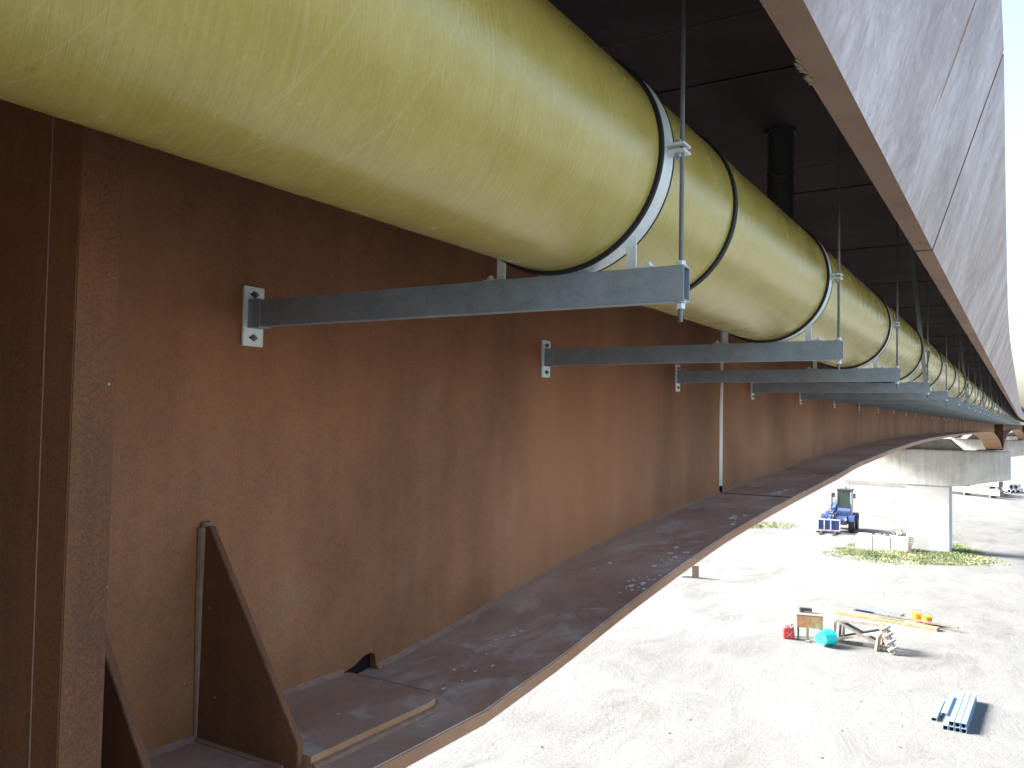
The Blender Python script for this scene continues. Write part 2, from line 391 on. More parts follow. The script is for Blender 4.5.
# ground-bright vertical splice on the web and its joint across the flange
m = MB(); m.box(WX, WX+.0025, 3.468, 3.512, zf(3.49)+.03, DECKZ-.02); m.build('splice_strip', 'bare_strip', g)
m = MB(); m.tube([(WX-.0005, 3.49, zf(3.49)+.03), (WX-.0005, 3.49, zf(3.49)+.003)], .010, 10); m.build('splice_hole', 'dark_seam_hole_shade', g, True)
z_ = zf(3.49); m = MB(); m.bar((WX+.01, 3.49, z_+.0005), (-.802, 3.49, z_+.0005), .008, .002); m.build('flange_joint', 'dark_seam_hole_shade', g)
m = MB(); m.box(WX, WX+.0025, 8.05, 8.10, zf(8.07)+.02, DECKZ-.02); m.build('splice_strip', 'weld', g)
# pale flakes of paint lying on the flange
fl = MB(); rr = random.Random(3)
def on_f(y): return zf(y)
for (cx, cy, n_, sp, sz) in ((-.845, 2.0, 26, .035, .007), (-.85, 2.32, 24, .04, .008), (-.87, 2.9, 16, .035, .008), (-.88, 3.62, 20, .05, .012), (-.95, 1.55, 10, .03, .004), (-.98, 2.1, 8, .06, .004), (-.93, 1.35, 8, .05, .003), (-1.0, 1.1, 6, .06, .002)):
    for i in range(n_):
        x = min(-.81, cx+rr.gauss(0, sp*.5)); y = cy+rr.gauss(0, sp*1.6); z = (on_f(y) if y > 1.215 or x > -.865 else -.485)+.0008; s_ = sz*rr.choice((.3, .4, .6, .9, 1.6))
        a0 = rr.uniform(0, 6); p = [(x+s_*rr.uniform(.5, 1)*math.cos(a0+q), y+1.5*s_*rr.uniform(.5, 1)*math.sin(a0+q)) for q in (0, 1.2, 2.4, 3.6, 5)]
        sl = (on_f(y+.01)-on_f(y-.01))/.02 if y > 1.215 else 0
        fl.add([(px, py, z+(py-y)*sl) for px, py in p], [(0, 1, 2, 3, 4)])
tag(fl.build('paint_flakes', 'paint_flake'), 'small white flecks of dried paint scattered along the flange edge of the rusty girder', 'paint flecks', None, 'stuff')

# far girder of the pair and the deck above
g2 = thing('steel_girder', 'second rust brown girder of the bridge, on the far side behind the first', 'girder')
m = MB()
for i in range(len(YS)-1):
    a, b = YS[i], YS[i+1]
    m.add([(-5.9, a, zf(a)), (-5.9, b, zf(b)), (-5.9, b, DECKZ), (-5.9, a, DECKZ)], [(0, 1, 2, 3)])
    m.add([(-5.915, a, zf(a)), (-5.915, b, zf(b)), (-5.915, b, DECKZ), (-5.915, a, DECKZ)], [(0, 1, 2, 3)])
m.build('web', 'corten_web', g2)
mk_flange(-6.2, -5.6, g2)
dk = thing('bridge_deck', 'dark brown steel soffit of the bridge deck above the pipe with cross joints', 'bridge deck')
m = MB()
for q in range(34): m.box(-6.9, -.46, -15+4*q, min(YEND, -11+4*q), DECKZ+.012, DECKZ+.22)
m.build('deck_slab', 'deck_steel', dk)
m = MB(); y = -15+.06
first = 2.2
ks = []
y = first-1.47*12
while y < YEND-2:
    ks += [(y, y+.41), (y+.41, y+1.47)]; y += 1.47
for a, b in ks:
    zz = DECKZ+(0 if b-a > .6 else .004)
    m.box(WX+.001, -.36, a+.004, b-.004, zz, DECKZ+.0115)
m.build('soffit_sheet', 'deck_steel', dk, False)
for a, b in ks:
    if a > 1 and a < 40:
        m = MB(); m.tube([(WX+.02, a, DECKZ-.0005), (-.37, a, DECKZ-.0005)], .0022, 6); m.build('soffit_weld', 'weld', dk, True)

# ------------------------------------------------------------------ fascia panels
FS = .54
def ztop(y):
    T = [(-15, 1.63), (3.6, 1.63), (6.4, 1.515), (10.5, 1.36), (14, 1.28), (30, 1.24), (300, 1.24)]
    return interp(T, y/FS)*FS
X0, Z0, SL, TH = -.343*FS, .78*FS, 3.0, .070*FS
seams = [-13.0, -9.2, -5.4, -1.572, 2.209, 5.942] + [9.80+3.8*i for i in range(0, 29)]
fl_lab = {4.09: 'streaked mauve grey fascia panel nearest overhead at the upper right, chipped at its lower edge', }
names = ['', '', 'nearest at the top right with a pale bead', 'just past the first dark joint', 'third from the camera', 'fourth from the camera', 'fifth from the camera']
vis = 0
for a, b in zip(seams, seams[1:]):
    m = MB(); N = max(2, int((b-a)/1.2)); a_, b_ = a+.009, b-.009
    for i in range(N):
        y0 = a_+(b_-a_)*i/N; y1 = a_+(b_-a_)*(i+1)/N
        def sec(y):
            zt = ztop(y); dx = (zt-Z0)/SL
            return [(X0-TH, y, Z0), (X0, y, Z0), (X0+dx, y, zt), (X0+dx-.035, y, zt), (X0-TH+.012, y, Z0+.07)]
        vs = sec(y0)+sec(y1)
        m.add(vs, [(1, 6, 7, 2)], 0); m.add(vs, [(0, 5, 6, 1)], 1); m.add(vs, [(4, 9, 5, 0), (3, 8, 9, 4)], 2); m.add(vs, [(2, 7, 8, 3)], 0)
        if i == 0: m.add(vs, [(0, 1, 2, 3, 4)], 1)
        if i == N-1: m.add(vs, [(5, 9, 8, 7, 6)], 1)
    lab = ('streaked mauve fascia panel, ' + (names[2] if a == -1.572 else names[3] if a == 2.209 else names[4] if a == 5.942 else names[5] if abs(a-9.8) < .01 else names[6] if abs(a-13.6) < .01 else ['sixth', 'seventh', 'eighth', 'ninth'][round((a-17.4)/3.8)]+' from the camera' if 14 < a < 29.5 else 'one of the far ones at the vanishing end' if a > 14 else 'the one behind the camera' if a == -5.4 else 'one of the two farthest behind the camera'))
    p = thing('fascia_panel', lab, 'fascia panel', (0, 0, 0), 0, 'fascia panels along the deck edge')
    m.build('panel_face', ['fascia_face', 'fascia_under', 'deck_steel'], p)
    if a == -1.572:
        q = MB(); zt = ztop(1.66); q.tube([(X0+.001, 1.665, Z0+.01), (X0+(zt-Z0)/SL+.001, 1.69, zt)], .0025, 6); q.build('sealant_bead', 'bare_strip', p, True)
        q = MB(); rr = random.Random(5)
        for i in range(11):
            yy = .975+i*.008+rr.uniform(-.004, .004); q.tube([(X0-TH-.001+rr.uniform(-.003, .003), yy, Z0-.001), (X0-TH+rr.uniform(0, .004), yy+rr.uniform(.007, .014), Z0-.001)], rr.uniform(.0008, .0020), 6)
        q.build('mortar_dab', 'raw_wood', p, True)
# flashing that closes the gap between fascia top and deck slab
m = MB(); ys = [-13+4*i for i in range(34)]
vs = []
for y in ys:
    zt = ztop(y); xt = X0+(zt-Z0)/SL-.037
    vs += [(xt, y, zt-.004), (-.472, y, DECKZ+.0128), (-.472, y, DECKZ+.03), (xt, y, zt+.008)]
for i in range(len(ys)-1): m.add(vs[4*i:4*i+8], [(0, 1, 5, 4), (1, 2, 6, 5), (2, 3, 7, 6), (3, 0, 4, 7)])
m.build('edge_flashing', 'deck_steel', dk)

# ------------------------------------------------------------------ the pipe
PX_, PZ_, PR = -.512, .330, .1395
pipe = thing('fibreglass_pipe', 'long olive yellow fibreglass pipe hung along the rusty girder on steel brackets', 'pipe', (PX_, 0, PZ_))
L0 = 1.235
joints = [L0-9, L0-6, L0-3]+[L0+3*i for i in range(0, 36)]
proto_s = None
def cyl(m, y0, y1, r, n=128, seg=1):
    vs = []; ys = [y0+(y1-y0)*i/seg for i in range(seg+1)]
    for y in ys:
        for k_ in range(n): a = 2*math.pi*k_/n; vs.append((r*math.cos(a), y, r*math.sin(a)))
    m.add(vs, [(i*n+k_, i*n+(k_+1) % n, (i+1)*n+(k_+1) % n, (i+1)*n+k_) for i in range(seg) for k_ in range(n)])
m = MB(); cyl(m, 0, 3, PR)
sec = m.build('pipe_section', 'fibreglass', pipe, True, 0, (0, joints[0], 0))
m = MB(); m.ring(0, 0, .0120, .095, PR-.002, PR+.0012, 128)
cpl = m.build('coupling', 'fibreglass', pipe, True, 0, (0, joints[0], 0))
m = MB(); m.ring(0, 0, .000, .0118, PR-.001, PR+.0040, 128); gap = m.build('joint_seal', 'rubber', cpl, True)
for i, y in enumerate(joints[1:], 1):
    s_ = sec.copy(); COL.objects.link(s_); s_.parent = pipe; s_.location = (0, y, 0); s_.rotation_euler = (0, (i*2.1) % 6.28, 0)
    c_ = copy_tree(cpl, pipe); c_.location = (0, y, 0)

# drain stub coming down from the deck behind the pipe
dp = thing('drain_pipe', 'dark vertical drain pipe coming down from the deck soffit behind the olive pipe', 'drain pipe', (-.775, 3.16, 0))
m = MB(); m.tube([(0, 0, DECKZ), (0, 0, .48), (.012, 0, .42), (.05, 0, .385), (.145, 0, .35)], .047, 28); m.build('pipe_barrel', 'pvc_dark', dp, True)
m = MB(); m.tube([(0, 0, DECKZ-.001), (0, 0, DECKZ-.012)], .056, 28); m.build('collar', 'rod_steel', dp, True)
m = MB(); m.ring(0, 0, -.006, .006, .047, .050, 32); o = m.build('pipe_clip', 'rod_steel', dp, True); o.rotation_euler = (R(90), 0, 0); o.location = (0, 0, .93)
m = MB(); m.tube([(-.03, -.052, .94), (-.03, -.052, 1.09)], .003, 6); m.tube([(-.03, -.052, .94), (.0, -.056, .91), (.04, -.05, .91)], .003, 6); m.build('clip_hook', 'rod_steel', dp, True)

# ------------------------------------------------------------------ brackets
ZB, ZT = .144, .187; XE = -.344; YF, YBk = -.0110, .0110     # arm section about the bracket's own Y
def ring_clamp(t):
    m = MB(); m.ring(PX_, PZ_, -.0225, .0172, PR-.0005, PR+.0020, 96); m.ring(PX_, PZ_, -.0225, -.0165, PR+.0018, PR+.0052, 96); m.ring(PX_, PZ_, .0150, .0172, PR+.0018, PR+.0052, 96); rb = m.build('rubber_lining', 'rubber', t, True)
    m = MB(); m.ring(PX_, PZ_, -.0163, .0148, PR+.0019, PR+.0044, 96); bd = m.build('clamp_band', 'zinc_bright', t, True)
    for sx in (1, -1):
        m = MB()
        x0 = PX_+sx*(PR+.004); x1 = PX_+sx*(PR+.028)
        m.box(min(x0, x1), max(x0, x1), -.0125, .0125, PZ_+.0025, PZ_+.0055); m.box(min(x0, x1), max(x0, x1), -.0125, .0125, PZ_-.0055, PZ_-.0025)
        lg = m.build('clamp_lug', 'zinc_bright', bd, False, .0006)
    for sx in (1, -1):
        m = MB()
        xc = PX_+sx*(PR+.0165); m.tube([(xc, 0, PZ_-.014), (xc, 0, PZ_+.006)], .0032, 10); m.tube([(xc, 0, PZ_+.0056), (xc, 0, PZ_+.0105)], .0062, 6); m.tube([(xc, 0, PZ_-.0104), (xc, 0, PZ_-.0056)], .0062, 6)
        m.build('clamp_bolt', 'galvanised_strap', bd, True)
    # feet carrying the clamp on the arm
    for xs in (-.416, -.607):
        m = MB(); dzt = .228 if xs > -.5 else .222
        sx = 1 if xs > -.5 else -1
        m.prism([(xs-.0065, ZT+.0008), (xs+.0065, ZT+.0008), (xs+.0065, dzt), (xs-.0065, dzt)], 'y', -.0015, .0015)
        xa, xb = (xs-.0065, xs+.030) if sx > 0 else (xs-.030, xs+.0065)
        m.box(xa, xb, -.0015, .0105, ZT+.0006, ZT+.0034)
        ft = m.build('clamp_foot', 'zinc_bright', t, False, .0005)
        m = MB(); xq = xs+sx*.021; m.tube([(xq, .006, ZT+.0034), (xq, .006, ZT+.0068)], .0056, 6); m.tube([(xq, .006, ZT+.003), (xq, .006, ZT+.0095)], .003, 8); m.build('foot_bolt', 'zinc_bright', ft, True)
def make_bracket(strap=False):
    t = thing('pipe_bracket', 'x', 'pipe bracket')
    W_ = .0022; m = MB(); xl = WX+.030
    m.box(xl, XE, YF, YF+W_, ZB, ZT)
    m.box(xl, XE, YF+W_, YBk, ZB, ZB+W_); m.box(xl, XE, YF+W_, YBk, ZT-W_, ZT)
    m.box(xl, XE, YBk-W_, YBk, ZB+W_, ZT-W_)
    m.build('arm', 'galvanised_channel', t, False, .0005)
    m = MB(); m.box(WX+.0065, WX+.034, YF-.0022, YF-.0002, ZB-.001, ZT+.001); m.box(WX+.0065, WX+.034, YF-.0022, YBk+.0015, ZT+.0003, ZT+.0022); m.box(WX+.0065, WX+.034, YF-.0022, YBk+.0015, ZB-.0022, ZB-.0003)
    m.build('arm_socket', 'galvanised_channel', t, False, .0004)
    m = MB(); m.box(WX+.0005, WX+.0065, -.0215, .0215, .1125, .2115); pl = m.build('wall_plate', 'zinc_bright', t, False, .001)
    for zc in (.1265, .1985):
        m = MB(); x = WX+.0066; q = []
        for i in range(12):
            a = math.pi*i/6; r_ = (.0105 if i % 6 == 0 else .0065 if i % 3 == 0 else .0052); q.append((x, r_*math.cos(a), zc+r_*math.sin(a)))
        m.add(q, [tuple(range(12))]); m.build('bolt_slot', 'dark_seam_hole_shade', pl)
        m = MB(); m.tube([(x, 0, zc), (x+.0035, 0, zc)], .0052, 6); m.tube([(x+.003, 0, zc), (x+.006, 0, zc)], .0028, 8); m.build('anchor_bolt', 'rod_steel', pl, True)
    XR = -.3515; m = MB(); m.tube([(XR, 0, ZB-.024), (XR, 0, DECKZ+.005)], .0029, 10); rd = m.build('threaded_rod', 'rod_steel', t, True)
    for z0, z1 in ((ZT+.0008, ZT+.0065), (ZB-.0085, ZB-.0022)):
        m = MB(); m.tube([(XR, 0, z0), (XR, 0, z1)], .0058, 6); m.tube([(XR, 0, (ZT+.0001 if z0 > .17 else ZB-.0012)), (XR, 0, (ZT+.0010 if z0 > .17 else ZB-.0001))], .0075, 14); m.build('nut', 'zinc_bright', rd, True)
    ring_clamp(t)
    if strap:
        m = MB(); m.bar((XE-.012, -.0145, ZB+.02), (-.446, -.0145, DECKZ), .003, .017, (1, 0, 0))
        m.build('hanger_strap', 'galvanised_strap', t, False, .0005)
    return t
br = make_bracket(False); brs = make_bracket(True)
ordn = ['nearest', 'second', 'third', 'fourth', 'fifth', 'sixth', 'seventh', 'eighth', 'ninth', 'tenth', 'eleventh', 'twelfth', 'thirteenth', 'fourteenth', 'fifteenth', 'sixteenth']
NB = 52; used = {0: 0, 1: 0}
for n in range(NB):
    st = 1 if (n >= 3 and n % 3 == 0) else 0
    src = brs if st else br
    t = src if not used[st] else copy_tree(src)
    if used[st] == 0: used[st] = 1
    t.location = (0, .957+1.0*n, 0)
    tail = 'with flat strap and rod' if st else 'with thin rod only'
    if n == 0: lab = 'nearest grey channel bracket under the olive pipe, its whole arm in view'
    elif n < len(ordn): lab = f'{ordn[n]} grey bracket from the camera under the olive pipe, {tail}'
    elif n < 40: lab = f'far grey bracket under the pipe where the row closes up, {tail}'
    else: lab = f'tiny grey bracket beyond the first pier at the row end, {tail}'
    tag(t, lab, 'pipe bracket', 'brackets carrying the olive pipe')

# ------------------------------------------------------------------ piers
plab = ['concrete pier under the near end of the girder, below the gussets', 'T shaped concrete pier with a wide cap and white rectangular column on the grass', 'second concrete pier, far off beyond the first one', 'last concrete pier at the far end']
for i, py in enumerate(PIERS):
    p = thing('bridge_pier', plab[i], 'bridge pier', (-3.5, py, GZ))
    m = MB(); D = .62; zc = GZ
    zt, zb, ze = (-.98 if i else -.70)-GZ, -2.50-GZ, -1.93-GZ
    m.prism([(-2.95, zt), (2.96, zt), (2.96, -2.12-GZ), (1.0, zb), (-.93, zb), (-2.75, ze)], 'y', -D, D)
    m.build('pier_cap', 'concrete_cap', p, False, .02)
    m = MB()
    for dx in (-1.15, .72): m.box(dx, dx+.012, -D-.004, -D+.001, zb+.02, zt-.01)
    m.box(-2.9, 2.9, -D-.004, -D+.001, zt-.05, zt-.035)
    m.build('formwork_joint', 'concrete_old', p)
    m = MB(); m.box(-.90, .78, -D+.03, D-.03, -.1, zb-.001); m.build('column', 'concrete_column', p, False, .03)
    m = MB(); m.box(-1.3, 1.2, -D-.3, D+.3, -.2, .04); m.build('footing', 'concrete_column', p, False, .02)
    if i:
        for bx in (2.3, -2.5):
            m = MB(); m.box(bx-.10-.45, bx-.10+.20, -.25, .25, zt+.001, zt+.055); pl_ = m.build('bearing_plinth', 'concrete_white', p, False, .005)
            m = MB(); m.box(bx-.22, bx+.42, -.2, .2, zt+.056, zt+.122 if i else zt+.1); m.build('bearing', 'dark_metal', p, False, .005)
        m = MB(); m.prism([(-1.6, zt+.001), (1.25, zt+.001), (.75, zt+.46), (-1.1, zt+.46)], 'y', -.35, .35); m.build('upstand', 'concrete_old', p, False, .02)

m = MB(); m.box(-8, -.62, -2.2, -1.3, GZ, DECKZ-.02)  # unseen wall added to keep light off the near stiffener and left web
tag(m.build('light_block_wall', 'concrete_old', None, False, .02), 'added unseen wall behind the camera, blocking light to the near web', 'light_blocker')
# ------------------------------------------------------------------ grass patches
def grass(name, blobs, label, n, seed):
    rr = random.Random(seed); m = MB()
    for _ in range(n):
        cx, cy, rx, ry = rr.choice(blobs); a = rr.uniform(0, 6.283); q = rr.random()**.6
        x = cx+rx*q*math.cos(a)*(1+.18*math.sin(3*a+cx)); y = cy+ry*q*math.sin(a)*(1+.15*math.sin(2*a))
        if math.sin(x*3.1+1.3)*math.sin(y*2.3) > .55 and rr.random() < .8: continue
        h = rr.uniform(.04, .15)*(1.15-q*.8); wd = rr.uniform(.010, .022); b = rr.uniform(0, 6.283); lx, ly = rr.gauss(0, .06), rr.gauss(0, .06)
        dx, dy = math.cos(b)*wd, math.sin(b)*wd
        m.add([(x-dx, y-dy, GZ), (x+dx, y+dy, GZ), (x+lx+dx*.3, y+ly+dy*.3, GZ+h), (x+lx-dx*.3, y+ly-dy*.3, GZ+h)], [(0, 1, 2, 3)])
    tag(m.build(name, 'grass_leaf'), label, 'grass', None, 'stuff')
grass('grass', [(-4.0, 38.4, 2.5, 2.7), (-2.6, 38.9, 1.3, 2.6), (-5.6, 37.6, 1.4, 1.2), (-3.4, 41.5, 1.7, 1.9), (-4.2, 38.6, 3.2, 3.4)], 'ragged island of green and straw coloured grass round the foot of the pier', 42000, 2)
grass('grass', [(-11.4, 44.5, 1.3, 1.9), (-12.6, 42.5, 1.2, 1.0)], 'small faint tuft of grass beyond the flange edge left of the blue loader', 2600, 4)

# stones on the gravel
rr = random.Random(11); m = MB()
for _ in range(260):
    y = rr.uniform(9, 40); x = rr.uniform(-.55*y-3, 2); s_ = rr.uniform(.010, .030)*rr.choice((.6, .8, 1, 1.3))
    vs = [Vector((x+s_*rr.uniform(.6, 1)*a, y+s_*rr.uniform(.6, 1)*b, GZ+(s_*.55*c))) for a, b, c in ((-1, -1, -.2), (1, -1, -.2), (1, 1, -.2), (-1, 1, -.2), (-.6, -.5, 1), (.5, -.6, 1), (.5, .6, 1), (-.5, .5, 1))]
    m.add(vs, [(0, 1, 5, 4), (1, 2, 6, 5), (2, 3, 7, 6), (3, 0, 4, 7), (4, 5, 6, 7)])
tag(m.build('gravel_stones', 'ground'), 'small loose stones strewn over the pale gravel yard', 'stones', None, 'stuff')

# ------------------------------------------------------------------ concrete blocks by the pier
for i in range(3):
    x0 = -6.22+i*.69
    lab = ['left end', 'middle', 'right end'][i]
    p = thing('concrete_block', f'white concrete block beside the pier column, {lab} of the row of three', 'concrete block', (x0+.34, 38.95, GZ), 0, 'white concrete blocks beside the pier')
    m = MB(); m.box(-.341, .341, -.42, .42, 0, .62+.02*i); m.build('block_body', 'concrete_white', p, False, .02)
    m = MB(); m.tube([(-.12, 0, .62+.02*i-.02), (-.12, 0, .70+.02*i), (.12, 0, .70+.02*i), (.12, 0, .62+.02*i-.02)], .012, 6); m.build('lifting_loop', 'dark_metal', p, True)
for i, (x, y, s_) in enumerate([(-5.55, 38.8, .1), (-5.3, 39.0, .13), (-5.0, 38.8, .11), (-4.8, 39.1, .12), (-4.55, 38.85, .10), (-4.4, 39.05, .12)]):
    p = MB(); zz = GZ+.62+.02*min(2, int((x+6.22)/.69))
    rr = random.Random(i); vs = [(s_*rr.uniform(.7, 1.1)*a, s_*rr.uniform(.7, 1.1)*b, s_*.7*c) for a, b, c in ((-1, -1, 0), (1, -1, 0), (1, 1, 0), (-1, 1, 0), (-.6, -.5, 1), (.5, -.6, .8), (.5, .6, 1), (-.5, .5, .8))]
    p.add(vs, [(0, 1, 5, 4), (1, 2, 6, 5), (2, 3, 7, 6), (3, 0, 4, 7), (4, 5, 6, 7), (3, 2, 1, 0)])
    tag(p.build('rubble_lump', 'rubble', None, False, .01, (x, y, zz+.002)), ['leftmost dark rubble lump on top of the white blocks', 'second dark rubble lump from the left on the white blocks', 'third rubble lump from the left on the white blocks', 'third rubble lump from the right on the white blocks', 'second rubble lump from the right on the white blocks', 'rightmost dark rubble lump on the white blocks beside the column'][i], 'rubble', 'rubble lumps on the white blocks')
p = thing('marker_post', 'short brown wooden stake with red and white bands in front of the pier column', 'post', (-4.05, 38.1, GZ))
m = MB(); m.box(-.05, .05, -.05, .05, 0, .45); m.build('stake', 'brick_brown', p, False, .006)
m = MB()
for j, q in enumerate((.46, .54, .62, .70)): m.box(-.15, .05, -.055, -.04, q, q+.045, Matrix.Rotation(.15, 4, 'Y'))
m.build('striped_band', 'brick_brown', p); m = MB(); m.box(-.2, .0, -.04, -.02, .44, .78); m.build('board', 'white_paint', p)
m = MB(); rr = random.Random(4)
m.prism([(-.17, 0), (.17, 0), (.15, .35), (.02, .62), (-.08, .45), (-.13, .55), (-.16, .3)], 'y', -.14, .14)
tag(m.build('cement_bag', 'white_paint', None, False, .04, (-4.9, 42.2, GZ)), 'crumpled white bag standing behind the concrete blocks beside the pier', 'bag')
# timber block left, under the flange edge
p = thing('timber_post', 'short brown timber block standing alone on the pale ground below the flange edge', 'timber block', (-9.62, 27.9, GZ), .3)
m = MB(); m.box(-.11, .11, -.1, .1, 0, .42); m.build('block_body', 'brick_brown', p, False, .01); m = MB(); m.box(-.45, -.12, -.1, .1, 0, .07); m.build('foot_board', 'white_wood', p, False, .01)
# grey rail lying by the far grass
m = MB(); m.box(-.5, .5, -.08, .08, 0, .14); tag(m.build('timber_beam', 'grey_wood', None, False, .01, (-12.1, 43.6, GZ)), 'dark timber beam lying at the left end of the small grass tuft', 'timber')

# ------------------------------------------------------------------ long precast beams beyond the pier
spots = [(-8.6, 79.5, 0, 5.2), (-8.4, 80.4, 0, 5.2), (-3.9, 74.5, .2, 3.2), (-4.0, 76.2, .2, 3.2), (-4.1, 78.0, .2, 3.2), (-4.0, 76.2, .78, 3.2), (-4.2, 79.8, .2, 3.2), (-4.1, 78.0, .78, 3.2)]
for i, (x, y, z, hl) in enumerate(spots):
    m = MB(); m.prism([(-.19, 0), (.19, 0), (.21, .02), (.21, .38), (.18, .41), (-.18, .41), (-.21, .38), (-.21, .02)], 'x', -hl, hl, Matrix.Rotation(0, 4, 'Z'))
    o = m.build('precast_beam', 'concrete_beam', None, False, 0, (x, y, GZ+z)); o.rotation_euler = (0, 0, -.16 if i < 2 else -.72)
    q_ = MB()
    for xx in (-hl*.75, 0, hl*.75): q_.box(xx-.08, xx+.08, -.26, .26, -.17 if i > 1 else -.02, -.001)
    q_.build('timber_bearer', 'dark_metal', o)
    tag(o, ['long white precast beam lying left of the column, front one', 'long white precast beam lying left of the column, rear one', 'long white precast beam right of the column, nearest on the ground', 'long white precast beam right of the column, second on the ground', 'long white precast beam right of the column, third on the ground', 'long white precast beam stacked on top, the front one of two', 'long white precast beam right of the column, farthest on the ground', 'long white precast beam stacked on top, the rear one of two'][i], 'concrete beam', 'precast beams stored beyond the pier')
for i in range(5):
    m = MB(); zz = .16+.33*(i // 3); q = .36*(i % 3)+.18*(i//3)
    m.ring(0, 0, -.9, .9, .11, .16, 20)
    o = m.build('concrete_pipe', 'concrete_white', None, True, 0, (-1.05+q*.9, 80.5+.2*i, GZ+zz)); o.rotation_euler = (0, 0, -.1)
    tag(o, ['left', 'middle', 'right', 'left', 'right'][i]+' short pale pipe of the small heap beside the white beams, '+('bottom layer' if i < 3 else 'top layer'), 'pipe', 'pipe heap beside the precast beams')

# ------------------------------------------------------------------ blue compact loader
def wheel(t, x, y, r, w_):
    p = None
    m = MB(); n = 28; prof = [(-w_/2, r*.62), (-w_/2, r*.93), (-w_*.38, r), (w_*.38, r), (w_/2, r*.93), (w_/2, r*.62)]
    vs = [(x+a, y+b*math.cos(2*math.pi*k_/n), r+b*math.sin(2*math.pi*k_/n)) for k_ in range(n) for a, b in prof]
    np_ = len(prof)
    m.add(vs, [(k_*np_+q, k_*np_+q+1, ((k_+1) % n)*np_+q+1, ((k_+1) % n)*np_+q) for k_ in range(n) for q in range(np_-1)])
    for k_ in range(18):
        a = 2*math.pi*k_/18; M4 = Matrix.Translation((x, y, r)) @ Matrix.Rotation(a, 4, 'X')
        m.box(-w_*.42, w_*.42, -.03, .03, r*.97, r*1.03, M4)
    ty = m.build('wheel', 'tyre', t, True)
    m = MB(); m.tube([(x-w_*.42, y, r), (x+w_*.42, y, r)], r*.62, 20); m.tube([(x+w_*.40, y, r), (x+w_*.5, y, r)], r*.25, 12); m.build('rim', 'rim', ty, True)
ld = thing('compact_loader', 'blue wheeled loader with glazed cab and fork frame, left of the pier', 'loader', (-7.98, 44.9, GZ), R(3))
ld.scale = (.88, .88, .93)
for sx in (-1, 1):
    wheel(ld, sx*.72, -.75, .43, .30); wheel(ld, sx*.72, .95, .43, .30)
m = MB(); m.prism([(-1.25, .42), (1.5, .42), (1.55, .9), (1.3, 1.18), (.55, 1.2), (.4, .85), (-1.1, .85), (-1.3, .65)], 'x', -.52, .52); m.build('chassis', 'blue_paint', ld, False, .03)
m = MB(); m.prism([(.35, .86), (1.48, .92), (1.45, 1.28), (1.2, 1.38), (.4, 1.38)], 'x', -.56, -.05); m.build('engine_hood', 'blue_paint', ld, False, .04)
m = MB()
for x in (-.06, .62):
    for (ya, yb) in ((-.48, -.40), (.52, .46)): m.bar((x, ya, .86), (x, yb, 2.16), .06, .06)
m.box(-.12, .68, -.50, .58, 2.16, 2.24); m.box(-.06, .62, -.53, -.44, 1.25, 1.31); cab = m.build('cab_frame', 'dark_metal', ld, False, .012)
m = MB(); m.box(-.03, .59, -.44, .49, 1.31, 2.16); m.build('cab_glass', 'cab_glass', ld)
m = MB(); m.prism([(-.58, .86), (.5, .86), (.5, 1.28), (-.50, 1.28), (-.62, 1.1)], 'x', -.06, .64); m.build('cab_front', 'blue_light', ld, False, .02)
m = MB(); m.box(.60, .66, -.47, -.38, 1.3, 2.12); m.box(.645, .66, -.44, .46, .9, 2.12); m.build('cab_pillar', 'pale_metal', ld)
m = MB(); m.box(.12, .3, -.1, .1, 1.32, 1.75); m.box(.1, .32, .05, .15, 1.5, 2.0); m.build('driver_seat', 'pale_metal', ld, False, .02)
m = MB(); m.bar((-.3, 1.1, 1.45), (-.38, -1.35, .72), .2, .24); m.bar((-.38, -1.35, .72), (-.38, -1.75, .45), .17, .2); m.build('boom', 'blue_light', ld, False, .02)
m = MB(); m.tube([(-.14, .1, .95), (-.22, -1.2, .85)], .05, 10); m.tube([(-.22, -1.0, .8), (-.3, -1.6, .62)], .035, 10); m.build('hydraulic_cylinder', 'pale_metal', ld, True)
m = MB()
for z in (.12, .68): m.box(-.95, .25, -1.86, -1.80, z, z+.06)
for x in (-.95, -.62, -.28, .19): m.box(x, x+.06, -1.87, -1.79, .12, .74)
m.build('fork_carriage', 'pale_metal', ld, False, .006)
m = MB()
for x in (-.75, -.05): m.prism([(-1.88, .06), (-2.85, .02), (-2.85, .05), (-1.88, .12)], 'x', x, x+.12)
m.box(-1.0, .3, -2.0, -1.86, .02, .10); m.build('fork_tine', 'dark_metal', ld)
m = MB(); m.box(-.9, .2, -1.79, -1.62, .18, .66); m.build('counter_plate', 'blue_paint', ld, False, .02)
m = MB(); m.tube([(-.5, .45, 1.3), (-.5, .45, 1.95)], .04, 10); m.build('exhaust', 'dark_metal', ld, True)
m = MB(); m.tube([(.3, .1, 2.24), (.3, .1, 2.36)], [.05, .035], 10); m.tube([(.45, .4, 2.24), (.45, .4, 2.7)], .008, 5); m.build('beacon', 'dark_metal', ld, True)
for pts_, r_ in (([(-.35, -1.2, .75), (-.55, -1.0, .95), (-.5, -.6, 1.15), (-.3, -.2, 1.2)], .022), ([(-.45, -1.3, .7), (-.7, -1.5, .85), (-.62, -1.75, .6)], .018), ([(.1, -1.25, .6), (-.1, -1.5, .7), (-.2, -1.7, .55)], .018)):
    m = MB(); m.tube(pts_, r_, 8); m.build('hydraulic_hose', 'tyre', ld, True)
m = MB(); m.box(.56, .80, -.35, .25, .40, .46); m.box(.56, .80, -.35, .25, .66, .71); m.build('cab_step', 'dark_metal', ld)
m = MB(); m.box(-.5, .5, -1.30, -1.24, .46, .60); m.box(-.45, -.15, -1.12, -.9, .84, .98); m.build('bumper', 'dark_metal', ld, False, .01)
